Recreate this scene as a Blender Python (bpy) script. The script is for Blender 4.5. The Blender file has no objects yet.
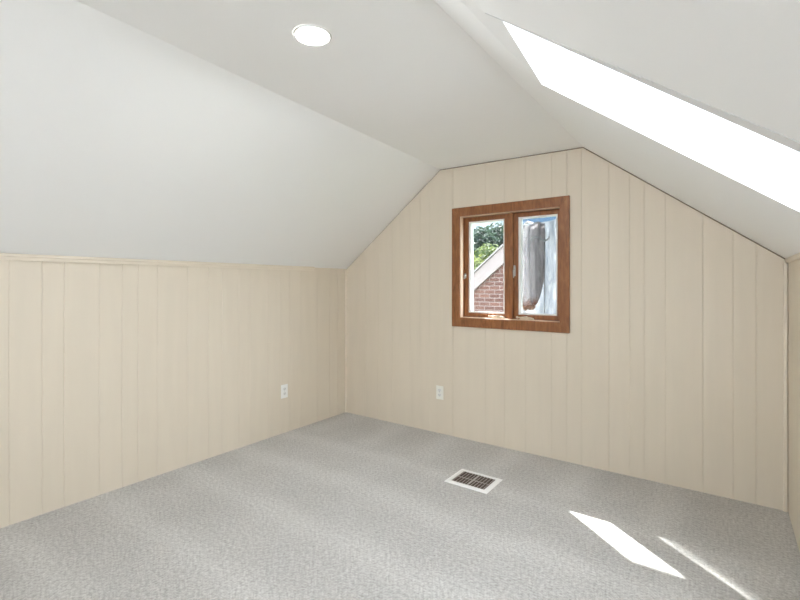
import bpy, bmesh, math, random
from mathutils import Vector, Matrix
random.seed(7)
S = bpy.context.scene
C = S.collection

# ------------------------------------------------------------------ helpers
def link(o, parent=None):
    C.objects.link(o)
    if parent: o.parent = parent
    return o

class MB:
    """collects shapes, then links them as ONE mesh object"""
    def __init__(s): s.v = []; s.f = []; s.m = []; s.sm = []
    def add(s, vs, fs, mat=0, smooth=False):
        n = len(s.v); s.v += [tuple(v) for v in vs]
        for f in fs:
            s.f.append([i + n for i in f]); s.m.append(mat); s.sm.append(smooth)
    def box(s, x0, x1, y0, y1, z0, z1, mat=0):
        v = [(x, y, z) for z in (z0, z1) for y in (y0, y1) for x in (x0, x1)]
        s.add(v, [(0,2,3,1),(4,5,7,6),(0,1,5,4),(1,3,7,5),(3,2,6,7),(2,0,4,6)], mat)
    def obox(s, M, hx, hy, hz, mat=0):
        v = [M @ Vector((x*hx, y*hy, z*hz)) for z in (-1,1) for y in (-1,1) for x in (-1,1)]
        s.add(v, [(0,2,3,1),(4,5,7,6),(0,1,5,4),(1,3,7,5),(3,2,6,7),(2,0,4,6)], mat)
    def prism(s, poly, a, b, axis='y', mat=0):
        """poly: 2-D points; extruded from a to b along axis"""
        def P(p, t):
            if axis == 'y': return (p[0], t, p[1])
            if axis == 'x': return (t, p[0], p[1])
            return (p[0], p[1], t)
        n = len(poly)
        v = [P(p, a) for p in poly] + [P(p, b) for p in poly]
        f = [tuple(range(n)), tuple(range(2*n-1, n-1, -1))]
        f += [(i, i+n, (i+1) % n + n, (i+1) % n) for i in range(n)]
        s.add(v, f, mat)
    def tube(s, pts, r, seg=10, mat=0):
        pts = [Vector(p) for p in pts]; rings = []
        rr = r if isinstance(r, (list, tuple)) else [r]*len(pts)
        for i, p in enumerate(pts):
            t = (pts[min(i+1, len(pts)-1)] - pts[max(i-1, 0)]).normalized()
            a = t.cross(Vector((0,0,1)))
            if a.length < 1e-3: a = t.cross(Vector((1,0,0)))
            a.normalize(); b = t.cross(a)
            rings.append([p + (a*math.cos(k*math.tau/seg) + b*math.sin(k*math.tau/seg))*rr[i] for k in range(seg)])
        v = [q for r_ in rings for q in r_]; f = []
        for i in range(len(pts)-1):
            for k in range(seg):
                f.append((i*seg+k, i*seg+(k+1) % seg, (i+1)*seg+(k+1) % seg, (i+1)*seg+k))
        f.append(tuple(range(seg-1, -1, -1))); f.append(tuple((len(pts)-1)*seg+k for k in range(seg)))
        s.add(v, f, mat, True)
    def lathe(s, prof, seg=48, M=Matrix(), mat=0, smooth=True):
        """prof: (r, z) list"""
        v = []
        for r, z in prof:
            for k in range(seg):
                a = k*math.tau/seg; v.append(M @ Vector((r*math.cos(a), r*math.sin(a), z)))
        f = []
        for i in range(len(prof)-1):
            for k in range(seg):
                f.append((i*seg+k, i*seg+(k+1) % seg, (i+1)*seg+(k+1) % seg, (i+1)*seg+k))
        s.add(v, f, mat, smooth)
    def build(s, name, mats, parent=None, bevel=0, loc=(0,0,0), recalc=True):
        me = bpy.data.meshes.new(name)
        L = Vector(loc)
        me.from_pydata([Vector(v) - L for v in s.v], [], s.f)
        for m in (mats if isinstance(mats, (list, tuple)) else [mats]): me.materials.append(m)
        for p, mi, sm in zip(me.polygons, s.m, s.sm): p.material_index = mi; p.use_smooth = sm
        if recalc:
            b = bmesh.new(); b.from_mesh(me)
            bmesh.ops.remove_doubles(b, verts=b.verts, dist=1e-6)
            bmesh.ops.recalc_face_normals(b, faces=b.faces)
            b.to_mesh(me); b.free()
        o = bpy.data.objects.new(name, me); o.location = loc
        link(o, parent)
        if bevel:
            md = o.modifiers.new('bevel', 'BEVEL'); md.width = bevel; md.segments = 2
            md.limit_method = 'ANGLE'; md.angle_limit = math.radians(40)
        return o

def empty(name, loc, label=None, cat=None, group=None, kind=None):
    o = bpy.data.objects.new(name, None); o.location = loc; o.empty_display_size = .1
    C.objects.link(o); return tag(o, label, cat, group, kind)
def tag(o, label=None, cat=None, group=None, kind=None):
    if label: o['label'] = label
    if cat: o['category'] = cat
    if group: o['group'] = group
    if kind: o['kind'] = kind
    return o
def local(parts_parent, mb):
    """shift a mesh written in world space into its parent's space"""
    L = parts_parent.location
    mb.v = [tuple(Vector(v) - L) for v in mb.v]; return mb

# ---------------------------------------------------------------- materials
def srgb(r, g, b):
    f = lambda c: (c/255/12.92) if c/255 <= .04045 else ((c/255+.055)/1.055)**2.4
    return (f(r), f(g), f(b), 1)
def mat(name):
    m = bpy.data.materials.new(name); m.use_nodes = True
    nt = m.node_tree; return m, nt, nt.nodes, nt.links, nt.nodes['Principled BSDF']
def ramp(N, stops):
    r = N.new('ShaderNodeValToRGB'); e = r.color_ramp.elements
    e[0].position, e[0].color = stops[0]; e[1].position, e[1].color = stops[-1]
    for p, c in stops[1:-1]:
        x = e.new(p); x.color = c
    return r
def noise(N, L, coord, scale, detail=3, rough=.5, dist=0, stretch=None):
    n = N.new('ShaderNodeTexNoise'); n.inputs['Scale'].default_value = scale
    n.inputs['Detail'].default_value = detail; n.inputs['Roughness'].default_value = rough
    n.inputs['Distortion'].default_value = dist
    if stretch:
        mp = N.new('ShaderNodeMapping'); mp.inputs['Scale'].default_value = stretch
        L.new(coord, mp.inputs['Vector']); coord = mp.outputs['Vector']
    L.new(coord, n.inputs['Vector']); return n.outputs['Fac']
def simple(name, c0, c1=None, rough=.5, scale=20, bump=0, bscale=200, metal=0, stretch=None, spec=.5):
    m, nt, N, L, B = mat(name)
    tc = N.new('ShaderNodeTexCoord').outputs['Object']
    c1 = c1 or tuple(min(1, c*1.06) for c in c0[:3]) + (1,)
    r = ramp(N, [(.3, c0), (.7, c1)])
    L.new(noise(N, L, tc, scale, 4, stretch=stretch), r.inputs['Fac']); L.new(r.outputs['Color'], B.inputs['Base Color'])
    B.inputs['Roughness'].default_value = rough; B.inputs['Metallic'].default_value = metal
    B.inputs['Specular IOR Level'].default_value = spec
    if bump:
        bp = N.new('ShaderNodeBump'); bp.inputs['Strength'].default_value = bump; bp.inputs['Distance'].default_value = .002
        L.new(noise(N, L, tc, bscale, 3), bp.inputs['Height']); L.new(bp.outputs['Normal'], B.inputs['Normal'])
    return m

M = {}
WALL = (.69, .615, .505)
M['panel'] = simple('beige_panel_paint', WALL+(1,), tuple(c*1.035 for c in WALL)+(1,), .42, 3, .12, 60, stretch=(6,6,.6), spec=.4)
M['trim'] = simple('beige_trim_paint', tuple(c*1.04 for c in WALL)+(1,), None, .4, 8)
M['backing'] = simple('dark_wall_backing', (.2,.15,.11,1), (.26,.2,.14,1), .8, 10)
M['ceiling'] = simple('white_ceiling_paint', (.86,.86,.845,1), (.87,.87,.855,1), .75, 1.5, .08, 120, spec=.2)
M['white'] = simple('white_paint', (.87,.87,.855,1), None, .45, 10)
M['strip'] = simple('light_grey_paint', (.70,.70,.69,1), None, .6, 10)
M['plastic'] = simple('white_plastic', (.82,.82,.80,1), None, .3, 10)
M['almond'] = simple('pale_ivory_plastic', (.80,.79,.73,1), None, .3, 10)
M['slot'] = simple('dark_slot', (.16,.15,.14,1), None, .6)
M['metal'] = simple('grey_metal', (.5,.5,.48,1), None, .35, 30, metal=.9)
M['handle'] = simple('almond_handle_metal', (.62,.54,.42,1), (.74,.66,.54,1), .3, 30, metal=.2)
M['register'] = simple('white_enamel_steel', (.80,.79,.77,1), None, .35, 15)
M['fin'] = simple('brown_register_fin', (.38,.33,.30,1), (.56,.53,.50,1), .45, 60)
M['duct'] = simple('dark_duct', (.075,.05,.035,1), (.13,.09,.07,1), .6, 30)
M['soffit'] = simple('painted_soffit', (.6,.58,.54,1), None, .7)
M['roofing'] = simple('roof_shingle', (.16,.14,.13,1), (.24,.22,.2,1), .9, 30, .5, 60)
M['lawn'] = simple('lawn_grass', (.05,.08,.03,1), (.09,.13,.05,1), .95, 3, .5, 60)
M['bounce_ground'] = simple('pale_bounce_ground', (.68,.695,.715,1), (.74,.755,.775,1), .9, 3, .3, 60)
M['bark'] = simple('bark', (.12,.09,.06,1), (.2,.15,.1,1), .9, 12, .6, 40, stretch=(4,4,1))

def wood():
    m, nt, N, L, B = mat('stained_oak')
    tc = N.new('ShaderNodeTexCoord').outputs['Object']
    geo = N.new('ShaderNodeNewGeometry')
    n1 = noise(N, L, tc, 9, 6, .6, .6, stretch=(5, 5, 1.0))
    r = ramp(N, [(.25, (.15,.050,.015,1)), (.5, (.265,.100,.032,1)), (.75, (.37,.155,.055,1))])
    L.new(n1, r.inputs['Fac']); L.new(r.outputs['Color'], B.inputs['Base Color'])
    B.inputs['Roughness'].default_value = .38
    bp = N.new('ShaderNodeBump'); bp.inputs['Strength'].default_value = .15; bp.inputs['Distance'].default_value = .002
    L.new(n1, bp.inputs['Height']); L.new(bp.outputs['Normal'], B.inputs['Normal'])
    return m
M['wood'] = wood()
M['pale_wood'] = simple('pale_jamb_wood', (.74,.54,.40,1), (.82,.64,.50,1), .4, 8, stretch=(5,5,1))

def carpet():
    m, nt, N, L, B = mat('grey_carpet')
    tc = N.new('ShaderNodeTexCoord').outputs['Object']
    f1, f2 = noise(N, L, tc, 115, 4, .75), noise(N, L, tc, 58, 4, .75)
    fm = N.new('ShaderNodeMix'); fm.inputs['Factor'].default_value = .5; L.new(f1, fm.inputs[2]); L.new(f2, fm.inputs[3]); fine = fm.outputs[0]
    r = ramp(N, [(.38, (.30,.285,.266,1)), (.5, (.45,.434,.412,1)), (.61, (.59,.574,.55,1))])
    L.new(fine, r.inputs['Fac'])
    # vacuum tracks: pile brushed one way or the other
    def tracks(direction, period, dist):
        w = N.new('ShaderNodeTexWave'); w.bands_direction = direction; w.inputs['Scale'].default_value = .314/period
        w.inputs['Distortion'].default_value = dist; w.inputs['Detail'].default_value = 2; w.inputs['Detail Scale'].default_value = .9
        L.new(tc, w.inputs['Vector']); p = N.new('ShaderNodeMath'); p.operation = 'POWER'; p.inputs[1].default_value = 2.5
        L.new(w.outputs['Fac'], p.inputs[0]); return p.outputs[0]
    wa, wb = tracks('Y', .46, 2.2), tracks('X', .52, 1.6)
    sp = N.new('ShaderNodeSeparateXYZ'); L.new(tc, sp.inputs[0])
    ed = N.new('ShaderNodeMapRange'); ed.inputs['From Min'].default_value = 2.55; ed.inputs['From Max'].default_value = 2.75; L.new(sp.outputs['Y'], ed.inputs['Value'])
    mw = N.new('ShaderNodeMix'); L.new(ed.outputs[0], mw.inputs['Factor']); L.new(wa, mw.inputs[2]); L.new(wb, mw.inputs[3])
    big = noise(N, L, tc, 3.2, 4, .6, .5)
    mx = N.new('ShaderNodeMath'); mx.operation = 'MULTIPLY_ADD'; mx.inputs[1].default_value = .45
    L.new(mw.outputs[0], mx.inputs[0]); L.new(big, mx.inputs[2])
    r2 = ramp(N, [(.35, (.93,.925,.92,1)), (.95, (1.09,1.09,1.09,1))]); L.new(mx.outputs[0], r2.inputs['Fac'])
    mul = N.new('ShaderNodeMix'); mul.data_type = 'RGBA'; mul.blend_type = 'MULTIPLY'; mul.inputs['Factor'].default_value = 1
    L.new(r.outputs['Color'], mul.inputs[6]); L.new(r2.outputs['Color'], mul.inputs[7])
    L.new(mul.outputs[2], B.inputs['Base Color'])
    B.inputs['Roughness'].default_value = .95; B.inputs['Specular IOR Level'].default_value = .1
    B.inputs['Sheen Weight'].default_value = .25; B.inputs['Sheen Roughness'].default_value = .5
    bp = N.new('ShaderNodeBump'); bp.inputs['Strength'].default_value = .5; bp.inputs['Distance'].default_value = .008
    L.new(fine, bp.inputs['Height']); L.new(bp.outputs['Normal'], B.inputs['Normal'])
    return m
M['carpet'] = carpet()

def glass():
    m, nt, N, L, B = mat('window_glass'); out = N['Material Output']; N.remove(B)
    t = N.new('ShaderNodeBsdfTransparent'); g = N.new('ShaderNodeBsdfGlossy'); g.inputs['Roughness'].default_value = .02
    t.inputs['Color'].default_value = (.97,.985,.98,1)
    x = N.new('ShaderNodeMixShader'); x.inputs[0].default_value = .03; L.new(t.outputs[0], x.inputs[1]); L.new(g.outputs[0], x.inputs[2])
    L.new(x.outputs[0], out.inputs['Surface']); return m
M['glass'] = glass()

def brick():
    m, nt, N, L, B = mat('red_brick')
    tc = N.new('ShaderNodeTexCoord').outputs['Object']
    sx = N.new('ShaderNodeSeparateXYZ'); L.new(tc, sx.inputs[0])
    cx = N.new('ShaderNodeCombineXYZ')
    ad = N.new('ShaderNodeMath'); ad.operation = 'ADD'; L.new(sx.outputs['X'], ad.inputs[0]); L.new(sx.outputs['Y'], ad.inputs[1])
    L.new(ad.outputs[0], cx.inputs['X']); L.new(sx.outputs['Z'], cx.inputs['Y'])
    b = N.new('ShaderNodeTexBrick'); L.new(cx.outputs[0], b.inputs['Vector'])
    b.inputs['Scale'].default_value = 1; b.inputs['Brick Width'].default_value = .22; b.inputs['Row Height'].default_value = .082
    b.inputs['Mortar Size'].default_value = .009; b.inputs['Mortar Smooth'].default_value = .2
    b.inputs['Color1'].default_value = (.065,.025,.017,1); b.inputs['Color2'].default_value = (.105,.045,.030,1); b.inputs['Mortar'].default_value = (.15,.112,.095,1)
    L.new(b.outputs['Color'], B.inputs['Base Color']); B.inputs['Roughness'].default_value = .85
    bp = N.new('ShaderNodeBump'); bp.inputs['Strength'].default_value = .5; bp.inputs['Distance'].default_value = .01; bp.invert = True
    L.new(b.outputs['Fac'], bp.inputs['Height']); L.new(bp.outputs['Normal'], B.inputs['Normal'])
    return m
M['brick'] = brick()
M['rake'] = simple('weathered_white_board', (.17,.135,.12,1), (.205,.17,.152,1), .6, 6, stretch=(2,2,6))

def leaf(name, a, b):
    m, nt, N, L, B = mat(name); out = N['Material Output']
    tc = N.new('ShaderNodeTexCoord').outputs['Object']
    r = ramp(N, [(.35, a), (.65, b)]); L.new(noise(N, L, tc, 1.6, 4), r.inputs['Fac'])
    L.new(r.outputs['Color'], B.inputs['Base Color']); B.inputs['Roughness'].default_value = .55
    t = N.new('ShaderNodeBsdfTranslucent'); L.new(r.outputs['Color'], t.inputs['Color'])
    x = N.new('ShaderNodeMixShader'); x.inputs[0].default_value = .45
    L.new(B.outputs[0], x.inputs[1]); L.new(t.outputs[0], x.inputs[2]); L.new(x.outputs[0], out.inputs['Surface'])
    return m
M['leaf_dark'] = leaf('dark_leaves', (.012,.024,.016,1), (.045,.07,.043,1))
M['leaf_light'] = leaf('light_leaves', (.05,.08,.025,1), (.20,.22,.07,1))

def film(name, lo, hi, clear, stain=None, stretch=(9, 9, 1.6), edge=None):
    m, nt, N, L, B = mat(name); out = N['Material Output']
    tc = N.new('ShaderNodeTexCoord').outputs['Object']
    n1 = noise(N, L, tc, 2.4, 5, .6, 1.4, stretch=stretch)
    r = ramp(N, [(.36, lo), (.62, hi)]); L.new(n1, r.inputs['Fac'])
    col = r.outputs['Color']
    if stain:
        sx = N.new('ShaderNodeSeparateXYZ'); L.new(tc, sx.inputs[0])
        n2 = noise(N, L, tc, 30, 4, .6)
        am = N.new('ShaderNodeMath'); am.operation = 'MULTIPLY_ADD'; am.inputs[1].default_value = -.14
        L.new(n2, am.inputs[0]); L.new(sx.outputs['Z'], am.inputs[2])
        rr = ramp(N, [(stain[0], (1,1,1,1)), (stain[1], (0,0,0,1))]); L.new(am.outputs[0], rr.inputs['Fac'])
        mx = N.new('ShaderNodeMix'); mx.data_type = 'RGBA'; L.new(rr.outputs['Color'], mx.inputs['Factor'])
        L.new(col, mx.inputs[6]); mx.inputs[7].default_value = (.20,.09,.06,1); col = mx.outputs[2]
    L.new(col, B.inputs['Base Color']); B.inputs['Roughness'].default_value = .25
    t = N.new('ShaderNodeBsdfTranslucent'); L.new(col, t.inputs['Color'])
    x = N.new('ShaderNodeMixShader'); x.inputs[0].default_value = .72
    L.new(B.outputs[0], x.inputs[1]); L.new(t.outputs[0], x.inputs[2])
    tr = N.new('ShaderNodeBsdfTransparent'); y = N.new('ShaderNodeMixShader')
    n3 = noise(N, L, tc, 3, 4, .6, .8, stretch=stretch)
    rc = ramp(N, [(.40, (0,0,0,1)), (.75, (clear,clear,clear,1))]); L.new(n3, rc.inputs['Fac'])
    fac = rc.outputs['Color']
    if edge:
        ex = N.new('ShaderNodeSeparateXYZ'); L.new(tc, ex.inputs[0])
        er = N.new('ShaderNodeMapRange'); er.inputs['From Min'].default_value = edge[0]; er.inputs['From Max'].default_value = edge[1]
        er.inputs['To Min'].default_value = .72; er.inputs['To Max'].default_value = .10; L.new(ex.outputs['X'], er.inputs['Value'])
        en = N.new('ShaderNodeMath'); en.operation = 'MAXIMUM'; L.new(er.outputs[0], en.inputs[0]); L.new(fac, en.inputs[1]); fac = en.outputs[0]
    L.new(fac, y.inputs[0]); L.new(x.outputs[0], y.inputs[1]); L.new(tr.outputs[0], y.inputs[2])
    L.new(y.outputs[0], out.inputs['Surface']); return m
M['film'] = film('milky_film', (.24,.26,.29,1), (.40,.41,.43,1), .45, edge=(-.255, .02))
M['film_torn'] = film('stained_film', (.25,.23,.24,1), (.46,.435,.44,1), .3, stain=(.0, .06), edge=(-.19, -.06))

def emit(name, col, st):
    m, nt, N, L, B = mat(name); B.inputs['Base Color'].default_value = (.8,.8,.8,1)
    B.inputs['Emission Color'].default_value = col; B.inputs['Emission Strength'].default_value = st; return m
M['lens'] = emit('lit_diffuser', (1,.985,.955,1), 6)

M['globe'] = emit('fill_lamp_globe', (.93,.975,1.0,1), 1.5)  # glow of the added fill lamp

# ----------------------------------------------------------------- geometry
D = 3.256                 # far gable wall
XL, XR = -3.012, .285     # knee walls
YB = -2.4                 # wall behind the camera
ZKL, ZKR = 1.408, 1.388   # knee wall heights
ZFL, ZFR = 2.224, 2.207   # flat ceiling at its two long edges
XF = -.793                # ridge edge over the right slope
def xfl(y): return -1.941 + (D - y)*.0536
T = .14

# floor
b = MB(); b.box(XL-.1, XR+.1, YB-.1, D+.1, -.14, 0)
tag(b.build('floor', M['carpet']), 'pale grey carpeted floor with vacuum tracks', 'floor', kind='structure')

GW, GD = .0032, .0022
SEAM = -1.816            # butt seam between two panel sheets     # groove half width, depth
def panel_profile(u0, u1, grooves, extra=()):
    us = {u0: 0, u1: 0}
    for g in grooves:
        if u0+.01 < g < u1-.01:
            gd = GD*2.6 if g == SEAM else GD
            for du, d in ((-GW, 0), (-GW*.45, gd), (GW*.45, gd), (GW, 0)): us[g+du] = d
    def dep(u):
        for g in grooves:
            a = abs(u-g)
            if a < GW: return GD if a <= GW*.45 else GD*(GW-a)/(GW*.55)
        return 0
    for e in extra: us[e] = dep(e)
    return sorted(us.items())

def panel_wall(P, prof, ztop, hole=None, thick=.008, gap=0):
    """P(u, depth, z)->xyz. hole=(u0,u1,z0,z1)"""
    mb = MB()
    def rows(u, inside):
        r = [0.0]
        if inside: r += [hole[2], hole[3]]
        return r + [ztop(u)-gap]
    for (ua, da), (ub, db) in zip(prof[:-1], prof[1:]):
        inside = bool(hole) and ua >= hole[0]-1e-6 and ub <= hole[1]+1e-6
        ra, rb = rows(ua, inside), rows(ub, inside)
        for i in range(len(ra)-1):
            if inside and i == 1: continue
            mb.add([P(ua, da, ra[i]), P(ub, db, rb[i]), P(ub, db, rb[i+1]), P(ua, da, ra[i+1])], [(0,1,2,3)])
        mb.add([P(ua, da, ra[-1]), P(ub, db, rb[-1]), P(ub, thick, rb[-1]), P(ua, thick, ra[-1])], [(0,1,2,3)])
    return mb

# far gable wall
HX0, HX1, HZ0, HZ1 = -1.756, -.940, .977, 1.816
def roof(x):
    if x < xfl(D): return ZKL + (x-XL)/(xfl(D)-XL)*(ZFL-ZKL)
    if x < XF: return ZFL + (x-xfl(D))/(XF-xfl(D))*(ZFR-ZFL)
    return ZFR + (x-XF)/(XR-XF)*(ZKR-ZFR)
gb = [-2.76,-2.6,-2.437,-2.245,-2.14,-2.04,-1.816,-1.521,-1.363,-1.197,-1.005,-.9,-.802,-.626,-.502,-.416,-.299,-.104,.043,.148]
prof = panel_profile(XL, XR, gb, (HX0, HX1, xfl(D), XF))
mb = panel_wall(lambda u, d, z: (u, D+d, z), prof, roof, (HX0, HX1, HZ0, HZ1), gap=.008)
# structural wall behind the panelling
y0, y1 = D+.008, D+T
for x0, x1, lo, hi in ((XL-.1, HX0, -.1, None), (HX1, XR+.1, -.1, None)):
    xs = sorted([x0, x1] + [q for q in (xfl(D), XF, XL, XR) if x0 < q < x1])
    poly = [(x0, -.1), (x1, -.1)] + [(x, roof(min(max(x, XL), XR))+.05) for x in reversed(xs)]
    mb.prism(poly, y0, y1, 'y', 1)
mb.box(HX0, HX1, y0, y1, -.1, HZ0, 1)
mb.prism([(HX0, HZ1), (HX1, HZ1), (HX1, roof(HX1)+.05), (HX0, roof(HX0)+.05)], y0, y1, 'y', 1)
tag(mb.build('wall_far', [M['panel'], M['backing']]), 'beige grooved panel gable wall around the wood window', 'wall', kind='structure')

# knee walls
base = [.696,.835,.935,1.11,1.236,1.329,1.447,1.649,1.805]
gl = [g + k*1.22 for k in (-3,-2,-1,0,1,2) for g in base]
prof = panel_profile(YB, D, gl)
mb = panel_wall(lambda u, d, z: (XL-d, u, z), prof, lambda u: ZKL)
mb.box(XL-T, XL-.008, YB-T, D+T, -.1, ZKL+.05, 1)
tag(mb.build('wall_left', [M['panel'], M['backing']]), 'long beige grooved panel knee wall at left', 'wall', kind='structure')
prof = panel_profile(YB, D, [g+.21 for g in gl])
mb = panel_wall(lambda u, d, z: (XR+d, u, z), prof, lambda u: ZKR)
mb.box(XR+.008, XR+T, YB-T, D+T, -.1, ZKR+.05, 1)
tag(mb.build('wall_right', [M['panel'], M['backing']]), 'beige panel knee wall at the right edge', 'wall', kind='structure')

# wall behind the camera, with an unglazed opening added to let fill daylight in
RX0, RX1, RZ0, RZ1 = -1.3, .17, .0, 1.46
def roofb(x):
    a = xfl(YB)
    if x < a: return ZKL + (x-XL)/(a-XL)*(ZFL-ZKL)
    if x < XF: return ZFL + (x-a)/(XF-a)*(ZFR-ZFL)
    return ZFR + (x-XF)/(XR-XF)*(ZKR-ZFR)
mb = MB(); e0, e1 = YB-T, YB
mb.prism([(XL-.1, -.1), (RX0, -.1), (RX0, roofb(RX0)+.05), (XL, ZKL+.05), (XL-.1, ZKL+.05)], e0, e1)
mb.prism([(RX1, -.1), (XR+.1, -.1), (XR+.1, ZKR+.05), (XR, ZKR+.05), (RX1, roofb(RX1)+.05)], e0, e1)
mb.box(RX0, RX1, e0, e1, -.1, RZ0)
xs = [RX1, XF, xfl(YB), RX0]
mb.prism([(RX0, RZ1), (RX1, RZ1)] + [(x, roofb(x)+.05) for x in xs], e0, e1)
tag(mb.build('wall_rear', M['panel']), 'beige wall behind the viewpoint with an opening added for daylight', 'wall', kind='structure')

# ceiling: left slope, flat, right slope with the skylight hole (one skin of drywall)
SN = Vector((ZFR-ZKR, 0, XR-XF)).normalized()          # outward normal of the right slope
def sl(x, y, h=0): 
    p = Vector((x, y, ZFR + (x-XF)/(XR-XF)*(ZKR-ZFR))); return p + SN*h
hole = [(-.541, 1.245), (.215, 1.185), (.215, 1.775), (-.592, 1.788)]   # near-top, near-bottom, far-bottom, far-top
mb = MB(); ny = 14
ys = [YB - .02 + (D+.02-YB+.02)*i/ny for i in range(ny+1)]
nu = 6
def lp(i, j):
    y = ys[i]; t = j/nu
    return Vector((XL + (xfl(y)-XL)*t, y, ZKL + (ZFL-ZKL)*t))
for i in range(ny):
    for j in range(nu):
        mb.add([lp(i,j), lp(i+1,j), lp(i+1,j+1), lp(i,j+1)], [(0,1,2,3)])
    mb.add([(xfl(ys[i]), ys[i], ZFL), (xfl(ys[i+1]), ys[i+1], ZFL), (XF, ys[i+1], ZFR), (XF, ys[i], ZFR)], [(0,1,2,3)])
# right slope around the hole; soft lip on the near side of the hole
lipw = .075
lipA = [(hole[0][0]-.012, hole[0][1]-lipw), (hole[1][0], hole[1][1]-lipw)]
LA, LB = sl(*lipA[0]), sl(*lipA[1])
H = [sl(hole[0][0], hole[0][1], .018), sl(hole[1][0], hole[1][1], .0), sl(*hole[2]), sl(*hole[3])]
ya, yb = ys[0], ys[-1]
mb.add([sl(XF,ya), sl(XR,ya), LB, LA], [(0,1,2,3)])
mb.add([sl(XF,ya), LA, H[0], H[3], sl(XF,yb)], [(0,1,2),(0,2,3),(0,3,4)])
mb.add([sl(XF,yb), H[3], H[2], sl(XR,yb)], [(0,1,2,3)])
mb.add([sl(XR,ya), sl(XR,yb), H[2], H[1], LB], [(0,1,2),(0,2,3),(0,3,4)])
gv = .007
LA2, LB2 = sl(lipA[0][0], lipA[0][1]+gv), sl(lipA[1][0], lipA[1][1]+gv)
mb.add([LA, LB, LB+SN*.012, LA+SN*.012, LA2+SN*.012, LB2+SN*.012], [(0,1,2,3),(3,2,5,4)])
# upper skin so that the drywall has thickness
up = Vector((0, 0, .12))
mb.add([Vector((XL-.1,ya,ZKL+.12)), Vector((XL-.1,yb,ZKL+.12)), Vector((-1.95,yb,ZFL+.2)), Vector((-1.64,ya,ZFL+.2)),
        Vector((XF,yb,ZFR+.2)), Vector((XF,ya,ZFR+.2))], [(0,1,2,3),(3,2,4,5)], 1)
def upq(x, y): return sl(x, y, .17)
hq = [upq(-.66, 1.12), upq(.30, 1.10), upq(.30, 1.86), upq(-.68, 1.87)]
o4 = [upq(XF-.05,ya), upq(XR+.15,ya), upq(XR+.15,yb), upq(XF-.05,yb)]
mb.add(o4 + hq, [(0,1,5,4),(1,2,6,5),(2,3,7,6),(3,0,4,7)], 1)
tag(mb.build('ceiling', [M['ceiling'], M['roofing']], recalc=False), 'white attic ceiling with flat centre and two slopes', 'ceiling', kind='structure')

# skylight
sk = empty('window_2', sl(-.17, 1.5), 'bright white skylight shaft cut into the right sloped ceiling', 'skylight', kind='structure')
mb = MB(); dep = .16
top = [sl(x, y, dep) for x, y in hole]
bot = [sl(hole[0][0], hole[0][1], .018), sl(hole[1][0], hole[1][1], .0), sl(*hole[2]), sl(*hole[3])]
for i in range(4):
    j = (i+1) % 4; mb.add([bot[i], bot[j], top[j], top[i]], [(0,1,2,3)])
local(sk, mb).build('shaft', M['white'], sk, recalc=False)
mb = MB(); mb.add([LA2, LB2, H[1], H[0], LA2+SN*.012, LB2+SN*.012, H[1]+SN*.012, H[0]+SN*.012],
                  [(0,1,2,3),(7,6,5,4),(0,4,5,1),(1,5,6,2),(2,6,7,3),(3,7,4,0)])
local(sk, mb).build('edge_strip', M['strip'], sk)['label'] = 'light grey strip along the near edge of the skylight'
mb = MB(); fw = .035
ctr = sum(top, Vector())/4
inn = [p + (ctr-p)*.025 for p in top]; out_ = [p - (ctr-p)*.22 for p in top]
for dz0, dz1 in ((0, .05),):
    a = [p+SN*dz0 for p in inn]; a2 = [p+SN*dz1 for p in inn]; c = [p+SN*dz0 for p in out_]; c2 = [p+SN*dz1 for p in out_]
    for i in range(4):
        j = (i+1) % 4
        mb.add([a[i],a[j],a2[j],a2[i], c[i],c[j],c2[j],c2[i]], [(0,1,2,3),(4,7,6,5),(0,4,5,1),(3,2,6,7)])
local(sk, mb).build('frame', M['white'], sk)
mb = MB(); q = [p+SN*.02 for p in inn]; q2 = [p+SN*.024 for p in inn]
mb.add(q+q2, [(0,1,2,3),(7,6,5,4),(0,4,5,1),(1,5,6,2),(2,6,7,3),(3,7,4,0)])
local(sk, mb).build('pane', M['glass'], sk)

# ------------------------------------------------------------------- trims
def trim(n, mb, label, bevel=.003):
    return tag(mb.build('trim_%d' % n, M['trim'], bevel=bevel), label, 'trim', kind='structure')
mb = MB(); mb.prism([(XL, ZKL-.030), (XL+.012, ZKL-.030), (XL+.013, ZKL-.012), (XL+.018, ZKL-.009), (XL+.018, ZKL+.006), (XL, ZKL)], YB, 2.823)
trim(1, mb, 'thin beige moulding along the top of the left knee wall', .0015)
mb = MB(); mb.prism([(XR, ZKR-.016), (XR-.010, ZKR-.016), (XR-.014, ZKR-.008), (XR-.014, ZKR+.007), (XR, ZKR)], YB, D-.004)
trim(2, mb, 'thin beige moulding along the top of the right knee wall', .0015)
mb = MB(); mb.prism([(XL, D), (XL+.014, D), (XL+.011, D-.009), (XL+.007, D-.012), (XL, D-.013)], .0, ZKL-.004, 'z')
trim(3, mb, 'slim vertical corner moulding between left wall and gable wall', .0015)
mb = MB(); mb.prism([(XR-.003, D), (XR-.022, D), (XR-.021, D-.012), (XR-.004, D-.014)], .0, ZKR-.018, 'z')
trim(4, mb, 'slim vertical corner moulding between gable wall and right wall', .0015)

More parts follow.
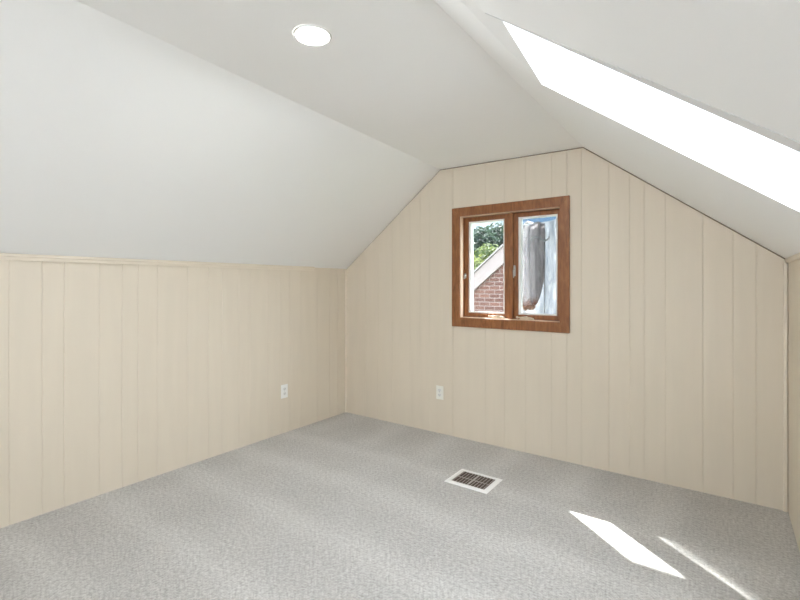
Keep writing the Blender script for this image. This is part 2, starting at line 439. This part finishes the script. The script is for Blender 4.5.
# ------------------------------------------------------------------ window
win = empty('window_1', (-1.348, D, .911), 'two-pane casement window in stained wood casing on the gable wall', 'window', kind='structure')
def wpart(name, mb, m, parent=None, bevel=.0025):
    p = parent or win
    off = Vector(win.location)
    mb.v = [tuple(Vector(v) - off) for v in mb.v]
    return mb.build(name, m, p, bevel=bevel)
OX0, OX1, OZ0, OZ1 = -1.819, -.880, .911, 1.879
IX0, IX1, IZ0, IZ1 = -1.748, -.948, .985, 1.808
yc0, yc1 = D-.016, D-.0005
mb = MB()   # mitred casing with a small step
def mitre(mb, o, i, ya, yb):
    (ox0, ox1, oz0, oz1), (ix0, ix1, iz0, iz1) = o, i
    ov = [(ox0,oz0),(ox1,oz0),(ox1,oz1),(ox0,oz1)]; iv = [(ix0,iz0),(ix1,iz0),(ix1,iz1),(ix0,iz1)]
    for k in range(4):
        l = (k+1) % 4
        mb.prism([ov[k], ov[l], iv[l], iv[k]], ya, yb)
for k, nm in enumerate(('casing',)*4):
    mb = MB(); ov = [(OX0,OZ0),(OX1,OZ0),(OX1,OZ1),(OX0,OZ1)]; iv = [(IX0,IZ0),(IX1,IZ0),(IX1,IZ1),(IX0,IZ1)]
    l = (k+1) % 4
    mb.prism([ov[k], ov[l], iv[l], iv[k]], yc0, yc1)
    wpart('casing', mb, M['wood'], bevel=.002)
# jamb liner
mb = MB(); ye = D+T
yj = D+.040
def liner(mb, a, b):
    mb.box(HX0, IX0+.004, a, b, HZ0, HZ1); mb.box(IX1-.004, HX1, a, b, HZ0, HZ1)
    mb.box(IX0+.004, IX1-.004, a, b, HZ0, IZ0+.003); mb.box(IX0+.004, IX1-.004, a, b, IZ1-.003, HZ1)
liner(mb, yj, ye); wpart('jamb', mb, M['wood'], bevel=0)
mb = MB(); liner(mb, D, yj); wpart('jamb_extension', mb, M['pale_wood'], bevel=0)['label'] = 'pale jamb strip just inside the casing'
JX0, JX1, JZ0, JZ1 = IX0+.004, IX1-.004, IZ0+.003, IZ1-.003
# stop bead round the opening
ys0, ys1 = D+.066, D+.112     # sash plane
XM = -1.340
mb = MB(); mb.box(XM-.021, XM+.021, D+.042, ye, JZ0, JZ1)
wpart('mullion', mb, M['wood'])
for side, (sx0, sx1) in enumerate(((JX0, XM-.021), (XM+.021, JX1))):
    g = .002; st = .032
    a = (sx0+g, sx1-g, JZ0+g, JZ1-g)
    i = (a[0]+st, a[1]-st, a[2]+st, a[3]-st)
    mb = MB(); mitre(mb, a, i, ys0, ys1)
    sash = wpart('sash', mb, M['wood'], bevel=.0025)
    # white glazing bead, inside face set back
    mb = MB(); bw = .018
    i2 = (i[0]+bw, i[1]-bw*.7, i[2]+bw*.7, i[3]-bw*.7)
    mitre(mb, i, i2, ys0+.010, ys0+.024)
    o = wpart('glazing_bead', mb, M['white'], sash, bevel=.0015); o['label'] = 'white glazing bead'
    mb = MB(); mb.box(i[0]+.002, i[1]-.002, ys0+.026, ys0+.030, i[2]+.002, i[3]-.002)
    wpart('pane', mb, M['glass'], sash, bevel=0)
    mb = MB(); i3 = (i[0]+.008, i[1]-.008, i[2]+.008, i[3]-.008); mitre(mb, i, i3, ys0+.032, ys1+.034)
    wpart('outer_bead', mb, M['white'], sash, bevel=.0015)['label'] = 'white outer glazing bead'
    # folding crank operator on the sill
    cx = sx1 - .075 if side == 0 else sx0 + .112
    z = JZ0; yy = D+.040
    mb = MB()
    mb.prism([(cx-.055, z), (cx+.055, z), (cx+.048, z+.012), (cx+.02, z+.020), (cx-.02, z+.020), (cx-.048, z+.012)], yy-.014, yy+.02)
    cr = wpart('crank_operator', mb, M['handle'], bevel=.003); cr['label'] = 'pale metal crank operator on the sill'
    mb = MB()
    mb.tube([(cx+.012, yy-.012, z+.016), (cx+.010, yy-.024, z+.022), (cx-.02, yy-.028, z+.020), (cx-.062, yy-.026, z+.016)], [.006,.006,.005,.0045])
    mb.lathe([(0,-.009),(.007,-.008),(.009,0),(.007,.008),(0,.009)], 14, Matrix.Translation((cx-.064, yy-.026, z+.017)))
    wpart('crank_handle', mb, M['handle'], cr, bevel=0)
    # sash lock lever
    lx = sx0 + .010 if side == 0 else sx0 + .008
    lh = .02 if side == 0 else .042
    lz = 1.325 if side == 0 else 1.36
    mb = MB(); mb.box(lx-.008, lx+.008, ys0-.010, ys0-.001, lz-lh, lz+lh)
    lk = wpart('sash_lock', mb, M['metal'], bevel=.003); lk['label'] = 'grey metal sash lock'
    mb = MB(); mb.tube([(lx, ys0-.010, lz+.012), (lx, ys0-.022, lz+.004), (lx, ys0-.024, lz-1.3*lh)], [.006,.006,.0045])
    wpart('lever', mb, M['metal'], lk, bevel=0)

# plastic film hanging outside the right sash
ps = empty('plastic_sheet', (-1.13, D+.20, 1.03), 'torn milky plastic sheet with brown ragged hem hanging outside the right window pane', 'plastic sheet')
FY = D+.20
def sheet(x0, x1, zb, zt, yoff, amp, seed, nx=40, nz=50, thick=.002):
    rnd = random.Random(seed); ph = [rnd.uniform(0, 6.28) for _ in range(6)]
    mb = MB(); v = []
    for j in range(nz+1):
        for i in range(nx+1):
            u = i/nx; x = x0 + (x1-x0)*u; lo, hi = zb(u), zt(u); t = j/nz; z = lo + (hi-lo)*t
            y = FY + yoff + amp*(math.sin(u*17+ph[0]+2.2*math.sin(t*3+ph[1]))*.6 + math.sin(u*31+ph[2]+t*4)*.25 + math.sin(t*13+u*6+ph[3])*.35*(.4+.6*t))
            v.append((x, y, z))
    w = nx+1
    mb.add(v, [(j*w+i, j*w+i+1, (j+1)*w+i+1, (j+1)*w+i) for j in range(nz) for i in range(nx)], 0, True)
    return mb
def ztop(u): return 1.748 + .012*math.sin(u*7+1) - .022*math.exp(-((u-.18)/.12)**2) + .010*u
def zbot(u): return 1.015 + .010*math.sin(u*9)
mb = sheet(-1.385, -.955, zbot, ztop, .03, .012, 3)
o = local(ps, mb).build('sheet', M['film'], ps, recalc=False)
o.modifiers.new('thick', 'SOLIDIFY').thickness = .0015
def ztop2(u): return 1.735 + .010*math.sin(u*11) - .02*math.exp(-((u-.2)/.15)**2)
def zbot2(u):
    r = 1.060 + .014*abs(math.sin(u*13)) + (.0 if u < .55 else .75*(u-.55)**1.5)
    return min(r, 1.5)
mb = sheet(-1.32, -1.120, zbot2, ztop2, -.005, .014, 8)
o = local(ps, mb).build('torn_flap', M['film_torn'], ps, recalc=False); o['label'] = 'grey torn flap with brown ragged hem'
o.modifiers.new('thick', 'SOLIDIFY').thickness = .0015
mb = MB()
for k in range(9):      # ragged brown clumps along the hem
    u = .04 + k*.068; x = -1.32 + .200*u; z = zbot2(u)
    rr = .013 + .008*random.random()
    mb.lathe([(0,-rr*1.2),(rr*.7,-rr*.8),(rr,0),(rr*.7,rr*.9),(0,rr*1.3)], 10,
             Matrix.Translation((x, FY-.008+random.uniform(-.006,.006), z+.004)) @ Matrix.Rotation(random.uniform(-.6,.6), 4, 'Y') @ Matrix.Diagonal((1,.45,1,1)))
M['hem'] = simple('brown_stained_plastic', (.16,.075,.05,1), (.36,.22,.17,1), .5, 40)
local(ps, mb).build('hem', M['hem'], ps)['label'] = 'brown ragged hem'
mb = MB(); mb.tube([(-1.118, FY-.016, 1.035), (-1.119, FY-.018, 1.25), (-1.117, FY-.015, 1.45), (-1.122, FY-.014, 1.62)], .0032, 8)
M['cord'] = simple('dark_cord', (.10,.10,.11,1), (.2,.2,.21,1), .6)
local(ps, mb).build('fold_cord', M['cord'], ps)['label'] = 'dark upright fold line'
mb = MB()
for cx, cz, r0, a0, a1 in ((-1.115, 1.62, .035, 150, 400), (-1.19, 1.60, .03, 20, 200)):
    pts = [(cx + r0*math.cos(math.radians(a)), FY-.022, cz + .8*r0*math.sin(math.radians(a))) for a in range(a0, a1+1, 15)]
    mb.tube(pts, [.003+.005*math.sin(math.pi*i/(len(pts)-1)) for i in range(len(pts))], 8)
M['fold'] = simple('grey_fold', (.22,.23,.27,1), (.4,.41,.45,1), .35)
local(ps, mb).build('curl', M['fold'], ps)['label'] = 'grey curled folds near the top'

# ----------------------------------------------------------------- outlets
def outlet(loc, rz, label, m):
    t = empty('wall_outlet', loc, label, 'outlet', 'duplex outlets'); t.rotation_euler.z = rz
    mb = MB(); w, h = .035, .057
    mb.prism([(-w,-h),(w,-h),(w,h),(-w,h)], -.005, -.0003)
    mb.build('cover_plate', m, t, bevel=.002)
    for s in (1, -1):
        mb = MB(); pts = []
        for k in range(28):
            a = k*math.tau/28; pts.append((.0165*max(-1, min(1, 1.12*math.cos(a))), s*.0195 + .0145*max(-.82, min(.82, math.sin(a)))))
        mb.prism(pts, -.0075, -.004); r = mb.build('receptacle', M['socket'], t)
        mb = MB()
        mb.box(-.0075, -.0050, -.0080, -.0070, s*.0195-.001, s*.0195+.008); mb.box(.0050, .0075, -.0080, -.0070, s*.0195+.000, s*.0195+.0075)
        mb.lathe([(0, 0), (.0026, 0), (.0026, -.001), (0, -.001)], 12, Matrix.Translation((0, -.0070, s*.0195-.007)) @ Matrix.Rotation(-math.pi/2, 4, 'X'))
        mb.build('slot', M['slot'], r)
    mb = MB(); mb.lathe([(0,.0012),(.0022,.001),(.003,0)], 14, Matrix.Translation((0,-.005,0)) @ Matrix.Rotation(math.pi/2, 4, 'X'))
    mb.build('screw', M['metal'], t)
    return t
M['socket'] = simple('outlet_face', (.74,.735,.71,1), None, .35)
outlet((XL, 2.492, .353), math.pi/2, 'small white duplex outlet on the left knee wall near the corner', M['plastic'])
outlet((-1.941, D, .344), 0, 'small ivory duplex outlet on the gable wall below the window', M['almond'])

# -------------------------------------------------------------- floor vent
vx0, vx1, vy0, vy1 = -1.445, -1.150, 2.472, 2.716
fv = empty('floor_register', ((vx0+vx1)/2, (vy0+vy1)/2, 0), 'white metal floor vent with brown louvres set in the grey carpet', 'vent')
def vpart(n, mb, m, bevel=0): return local(fv, mb).build(n, m, fv, bevel=bevel)
ix0, ix1, iy0, iy1 = vx0+.032, vx1-.032, vy0+.032, vy1-.032
mb = MB()
ov = [(vx0,vy0),(vx1,vy0),(vx1,vy1),(vx0,vy1)]; iv = [(ix0,iy0),(ix1,iy0),(ix1,iy1),(ix0,iy1)]
mid = [(x0+(x1-x0)*.5, y0+(y1-y0)*.5) for (x0,y0),(x1,y1) in zip(ov, iv)]
for k in range(4):
    l = (k+1) % 4
    v = [(*ov[k],.001),(*ov[l],.001),(*mid[l],.008),(*mid[k],.008),(*iv[l],.007),(*iv[k],.007),(*iv[l],.001),(*iv[k],.001)]
    mb.add(v, [(0,1,2,3),(3,2,4,5),(5,4,6,7)])
vpart('faceplate', mb, M['register'])
mb = MB(); mb.box(ix0-.004, ix1+.004, iy0-.004, iy1+.004, .0004, .0012); vpart('damper', mb, M['duct'])['label'] = 'dark brown opening'
n = 11
for k in range(n):
    x = ix0 + (k+.5)*(ix1-ix0)/n
    ang = math.radians(-30)
    mb = MB(); mb.obox(Matrix.Translation((x, (iy0+iy1)/2, .0048)) @ Matrix.Rotation(ang, 4, 'Y'), .0042, (iy1-iy0)/2, .0006)
    vpart('louvre', mb, M['fin'])
mb = MB(); mb.box(ix0, ix1, (iy0+iy1)/2-.0025, (iy0+iy1)/2+.0025, .0014, .0030)
mb.box((ix0+ix1)/2-.005, (ix0+ix1)/2+.005, iy0, iy1, .0035, .0070); vpart('crossbar', mb, M['fin'])

# ------------------------------------------------------- recessed downlight
def ceil_z(x, y): return ZFL + (x-xfl(y))/(XF-xfl(y))*(ZFR-ZFL)
LAMP = 3.2
def downlight(x, y, label):
    z = ceil_z(x, y) - .001
    t = empty('recessed_ceiling_light', (x, y, z), label, 'ceiling light')
    mb = MB(); mb.lathe([(.074, 0), (.073,-.003), (.070,-.005), (.066,-.005), (.064,-.003), (.064, 0)], 56)
    mb.build('trim_ring', M['white'], t)
    mb = MB(); mb.lathe([(0,-.0046), (.055,-.0046), (.0638,-.0036)], 56); mb.build('diffuser', M['lens'], t)['label'] = 'glowing white diffuser'
    l = bpy.data.lights.new('downlight_lamp', 'AREA'); l.shape = 'DISK'; l.size = .118; l.energy = LAMP; l.color = (.91, .97, 1.0)
    lo = bpy.data.objects.new('downlight_lamp', l); lo.location = (0, 0, -.0052); link(lo, t)
    return t
downlight(-1.289, 1.204, 'round white recessed light glowing in the flat ceiling')

# unseen globe lamp added behind the viewpoint as fill light
gx, gy = -.2, -1.9
fl = empty('added_fill_lamp', (gx, gy, 0), 'added fill lamp with a glowing round globe, unseen behind the viewpoint', 'lamp')
mb = MB(); mb.lathe([(0,.0),(.13,.0),(.13,.012),(.11,.022),(.02,.03),(.012,.05),(0,.05)], 40); mb.build('base', M['metal'], fl)
mb = MB(); mb.tube([(0,0,.045),(0,0,1.36)], .011, 14); mb.build('pole', M['metal'], fl)
mb = MB(); mb.lathe([(.014,1.345),(.05,1.36),(.055,1.39),(.0,1.39)], 32); mb.build('socket', M['metal'], fl)
mb = MB(); mb.lathe([(.14*math.sin(math.pi*k/16), 1.52-.14*math.cos(math.pi*k/16)) for k in range(17)], 40); gb_ = mb.build('globe', M['globe'], fl)

# ---------------------------------------------------------------- outside
mb = MB(); mb.box(-45, 40, 2.5, 60, -3.05, -2.95)
tag(mb.build('lawn', M['lawn']), 'dark green lawn far below the window outside', 'lawn', kind='structure')
mb = MB(); mb.box(-45, 40, -45, 2.5, -3.05, -2.95)  # unseen pale ground, added to bounce sunlight up to the ceiling
tag(mb.build('ground', M['bounce_ground']), 'pale unseen ground behind the house, added to bounce daylight indoors', 'ground', kind='structure')
mb = MB(); mb.box(XL-.5, XR+.5, D+T+.01, D+.502, 2.15, 2.29)
tag(mb.build('eave', M['soffit']), 'painted roof overhang above the window outside', 'eave', kind='structure')

# neighbour's brick gable
NY = 8.35; k = .83; PX, PZ = -3.02, 2.43; HW = 2.7; ZE = PZ - k*HW
nh = empty('neighbor_house', (PX, NY, -2.95), 'brick gabled house with pale rake boards outside the left pane', 'house')
def npart(n_, mb, m, bevel=0): return local(nh, mb).build(n_, m, nh, bevel=bevel)
mb = MB(); mb.prism([(PX-HW+.25, -2.95), (PX+HW-.25, -2.95), (PX+HW-.25, ZE+.12), (PX, PZ-.09), (PX-HW+.25, ZE+.12)], NY+.06, NY+3)
npart('wall', mb, M['brick'])
bwd = .335
for s in (-1, 1):
    mb = MB(); mb.prism([(PX, PZ), (PX+s*HW, ZE), (PX+s*HW, ZE-bwd), (PX, PZ-bwd)], NY-.02, NY+.05); npart('rake_board', mb, M['rake'], .004)['label'] = 'pale rake board'
    mb = MB(); mb.prism([(PX, PZ+.004), (PX+s*(HW+.2), ZE-.166+.004), (PX+s*(HW+.2), ZE-.13), (PX, PZ+.04)], NY-.07, NY+3.1); npart('roof', mb, M['roofing'])

# trees beyond it
def tree(name, x, y, zc, rx, rz, n, m, label, seed, ls=.10):
    rnd = random.Random(seed)
    t = empty(name, (x, y, -2.95), label, 'tree', 'trees outside the window')
    mb = MB()
    mb.tube([(x, y, -2.95), (x+.08, y, -1), (x-.05, y+.05, zc-rz*.3), (x, y, zc+rz*.4)], [.26,.2,.14,.05], 12)
    for q in range(9):
        a = rnd.uniform(0, 6.28); e = rnd.uniform(.1, .8); z0 = zc - rz*.5 + rnd.random()*rz*.6
        mb.tube([(x, y, z0), (x+rx*.4*math.cos(a), y+rx*.4*math.sin(a), z0+rz*.3*e), (x+rx*.75*math.cos(a), y+rx*.75*math.sin(a), z0+rz*.6*e)], [.07,.045,.015], 7)
    local(t, mb).build('trunk', M['bark'], t)
    mb = MB(); lumps = []
    for q in range(26):
        d = Vector((rnd.gauss(0,1), rnd.gauss(0,1), rnd.gauss(0,1))).normalized()*rnd.uniform(.35, .9)
        lumps.append((Vector((x+d.x*rx, y+d.y*rx, zc+d.z*rz)), rnd.uniform(.22, .42)*rx))
    for q in range(n):
        c, r = rnd.choice(lumps)
        d = Vector((rnd.gauss(0,1), rnd.gauss(0,1), rnd.gauss(0,1))).normalized()*r*rnd.random()**.35
        p = c+d; R = Matrix.Rotation(rnd.uniform(0,6.28), 3, 'Z') @ Matrix.Rotation(rnd.uniform(-1.3,1.3), 3, 'X') @ Matrix.Rotation(rnd.uniform(-.8,.8), 3, 'Y')
        s = ls*rnd.uniform(.6, 1.25)
        mb.add([p+R@Vector(v)*s for v in ((-1,0,0),(-.3,-.42,.05),(.5,-.3,.05),(1,0,-.1),(.5,.3,.05),(-.3,.42,.05))], [(0,1,2,3,4,5)])
    local(t, mb).build('foliage', m, t, recalc=False)
    return t
tree('leafy_tree', -9.5, 19.0, 1.8, 2.4, 2.3, 13000, M['leaf_dark'], 'tall dark green tree behind the brick gable', 5, .12)
tree('leafy_tree', -6.35, 14.5, 1.75, 1.0, 1.5, 5000, M['leaf_light'], 'lower yellow-green tree just above the rake board', 11, .075)

# ------------------------------------------------------------------ lights
W = bpy.data.worlds.new('World'); S.world = W; W.use_nodes = True
N, L = W.node_tree.nodes, W.node_tree.links
bg = N['Background']; tc = N.new('ShaderNodeTexCoord').outputs['Generated']
sx = N.new('ShaderNodeSeparateXYZ'); L.new(tc, sx.inputs[0])
r = ramp(N, [(.0, (.34,.35,.30,1)), (.49, (.46,.47,.42,1)), (.505, (.82,.90,.95,1)), (.58, (.55,.73,.93,1)), (1.0, (.28,.50,.85,1))])
ma = N.new('ShaderNodeMath'); ma.operation = 'MULTIPLY_ADD'; ma.inputs[1].default_value = .5; ma.inputs[2].default_value = .5
L.new(sx.outputs['Z'], ma.inputs[0]); L.new(ma.outputs[0], r.inputs['Fac'])
cl = noise(N, L, tc, 2.6, 6, .55, .3, stretch=(1,1,2.2))
rc = ramp(N, [(.42, (0,0,0,1)), (.60, (1,1,1,1))]); L.new(cl, rc.inputs['Fac'])
st = ramp(N, [(.5, (0,0,0,1)), (.53, (1,1,1,1))]); L.new(ma.outputs[0], st.inputs['Fac'])
mm = N.new('ShaderNodeMath'); mm.operation = 'MULTIPLY'; L.new(rc.outputs['Color'], mm.inputs[0]); L.new(st.outputs['Color'], mm.inputs[1])
mx = N.new('ShaderNodeMix'); mx.data_type = 'RGBA'; L.new(mm.outputs[0], mx.inputs['Factor'])
L.new(r.outputs['Color'], mx.inputs[6]); mx.inputs[7].default_value = (.98,1.05,1.15,1)
dp = N.new('ShaderNodeVectorMath'); dp.operation = 'DOT_PRODUCT'; dp.inputs[1].default_value = (.605, 0, .797); L.new(tc, dp.inputs[0])
hi = ramp(N, [(.62, (0,0,0,1)), (.80, (1,1,1,1))]); L.new(dp.outputs['Value'], hi.inputs['Fac'])   # extra sky brightness added over the skylight side to fill the room
m2 = N.new('ShaderNodeMix'); m2.data_type = 'RGBA'; L.new(hi.outputs['Color'], m2.inputs['Factor'])
fr = N.new('ShaderNodeMapRange'); fr.inputs['From Min'].default_value = .55; fr.inputs['From Max'].default_value = .8; L.new(sx.outputs['Y'], fr.inputs['Value'])
m3 = N.new('ShaderNodeMix'); m3.data_type = 'RGBA'; L.new(fr.outputs[0], m3.inputs['Factor']); L.new(mx.outputs[2], m3.inputs[6])
bank = N.new('ShaderNodeMapRange'); bank.inputs['From Min'].default_value = -.34; bank.inputs['From Max'].default_value = -.41; L.new(sx.outputs['X'], bank.inputs['Value'])
m4 = N.new('ShaderNodeMix'); m4.data_type = 'RGBA'; L.new(bank.outputs[0], m4.inputs['Factor'])
m4.inputs[6].default_value = (.045,.08,.128,1); m4.inputs[7].default_value = (.22,.27,.30,1); L.new(m4.outputs[2], m3.inputs[7])
L.new(m3.outputs[2], m2.inputs[6]); m2.inputs[7].default_value = (3.1,3.34,3.75,1)
L.new(m2.outputs[2], bg.inputs['Color']); bg.inputs['Strength'].default_value = 1.35

sd = Vector((.827, -.695, -1.0))
su = bpy.data.lights.new('sun', 'SUN'); su.energy = 7; su.angle = math.radians(.6); su.color = (1, .995, .99)
so = bpy.data.objects.new('sun', su); so.rotation_euler = sd.to_track_quat('-Z', 'Y').to_euler(); so.location = (-10, 12, 12); link(so)

def portal(loc, direction, sx_, sy_):
    l = bpy.data.lights.new('daylight_portal', 'AREA'); l.shape = 'RECTANGLE'; l.size = sx_; l.size_y = sy_
    l.cycles.is_portal = True
    o = bpy.data.objects.new('daylight_portal', l); o.location = loc; o.rotation_euler = Vector(direction).to_track_quat('-Z', 'Y').to_euler(); link(o)
portal(((RX0+RX1)/2, YB-T-.01, (RZ0+RZ1)/2), (0,1,0), RX1-RX0, RZ1-RZ0)
portal((-1.348, D+.34, 1.4), (0,-1,0), 1.0, 1.0)
portal(sl(-.17, 1.5, dep+.07), -SN, 1.1, .8)

# ------------------------------------------------------------------ camera
cd = bpy.data.cameras.new('camera'); co = bpy.data.objects.new('camera', cd); link(co)
cd.sensor_width = 36; cd.lens = 448/800*36; cd.shift_y = -15/800; cd.clip_start = .02; cd.clip_end = 300
co.location = (0, 0, 1.25); co.rotation_euler = (math.pi/2, 0, math.radians(35.9))
S.camera = co

S.view_settings.view_transform = 'Standard'; S.view_settings.look = 'None'
S.view_settings.exposure = 1.95; S.view_settings.gamma = 1; S.view_settings.use_curve_mapping = False
S.cycles.max_bounces = 16; S.cycles.diffuse_bounces = 10; S.cycles.transparent_max_bounces = 16
S.cycles.use_denoising = True
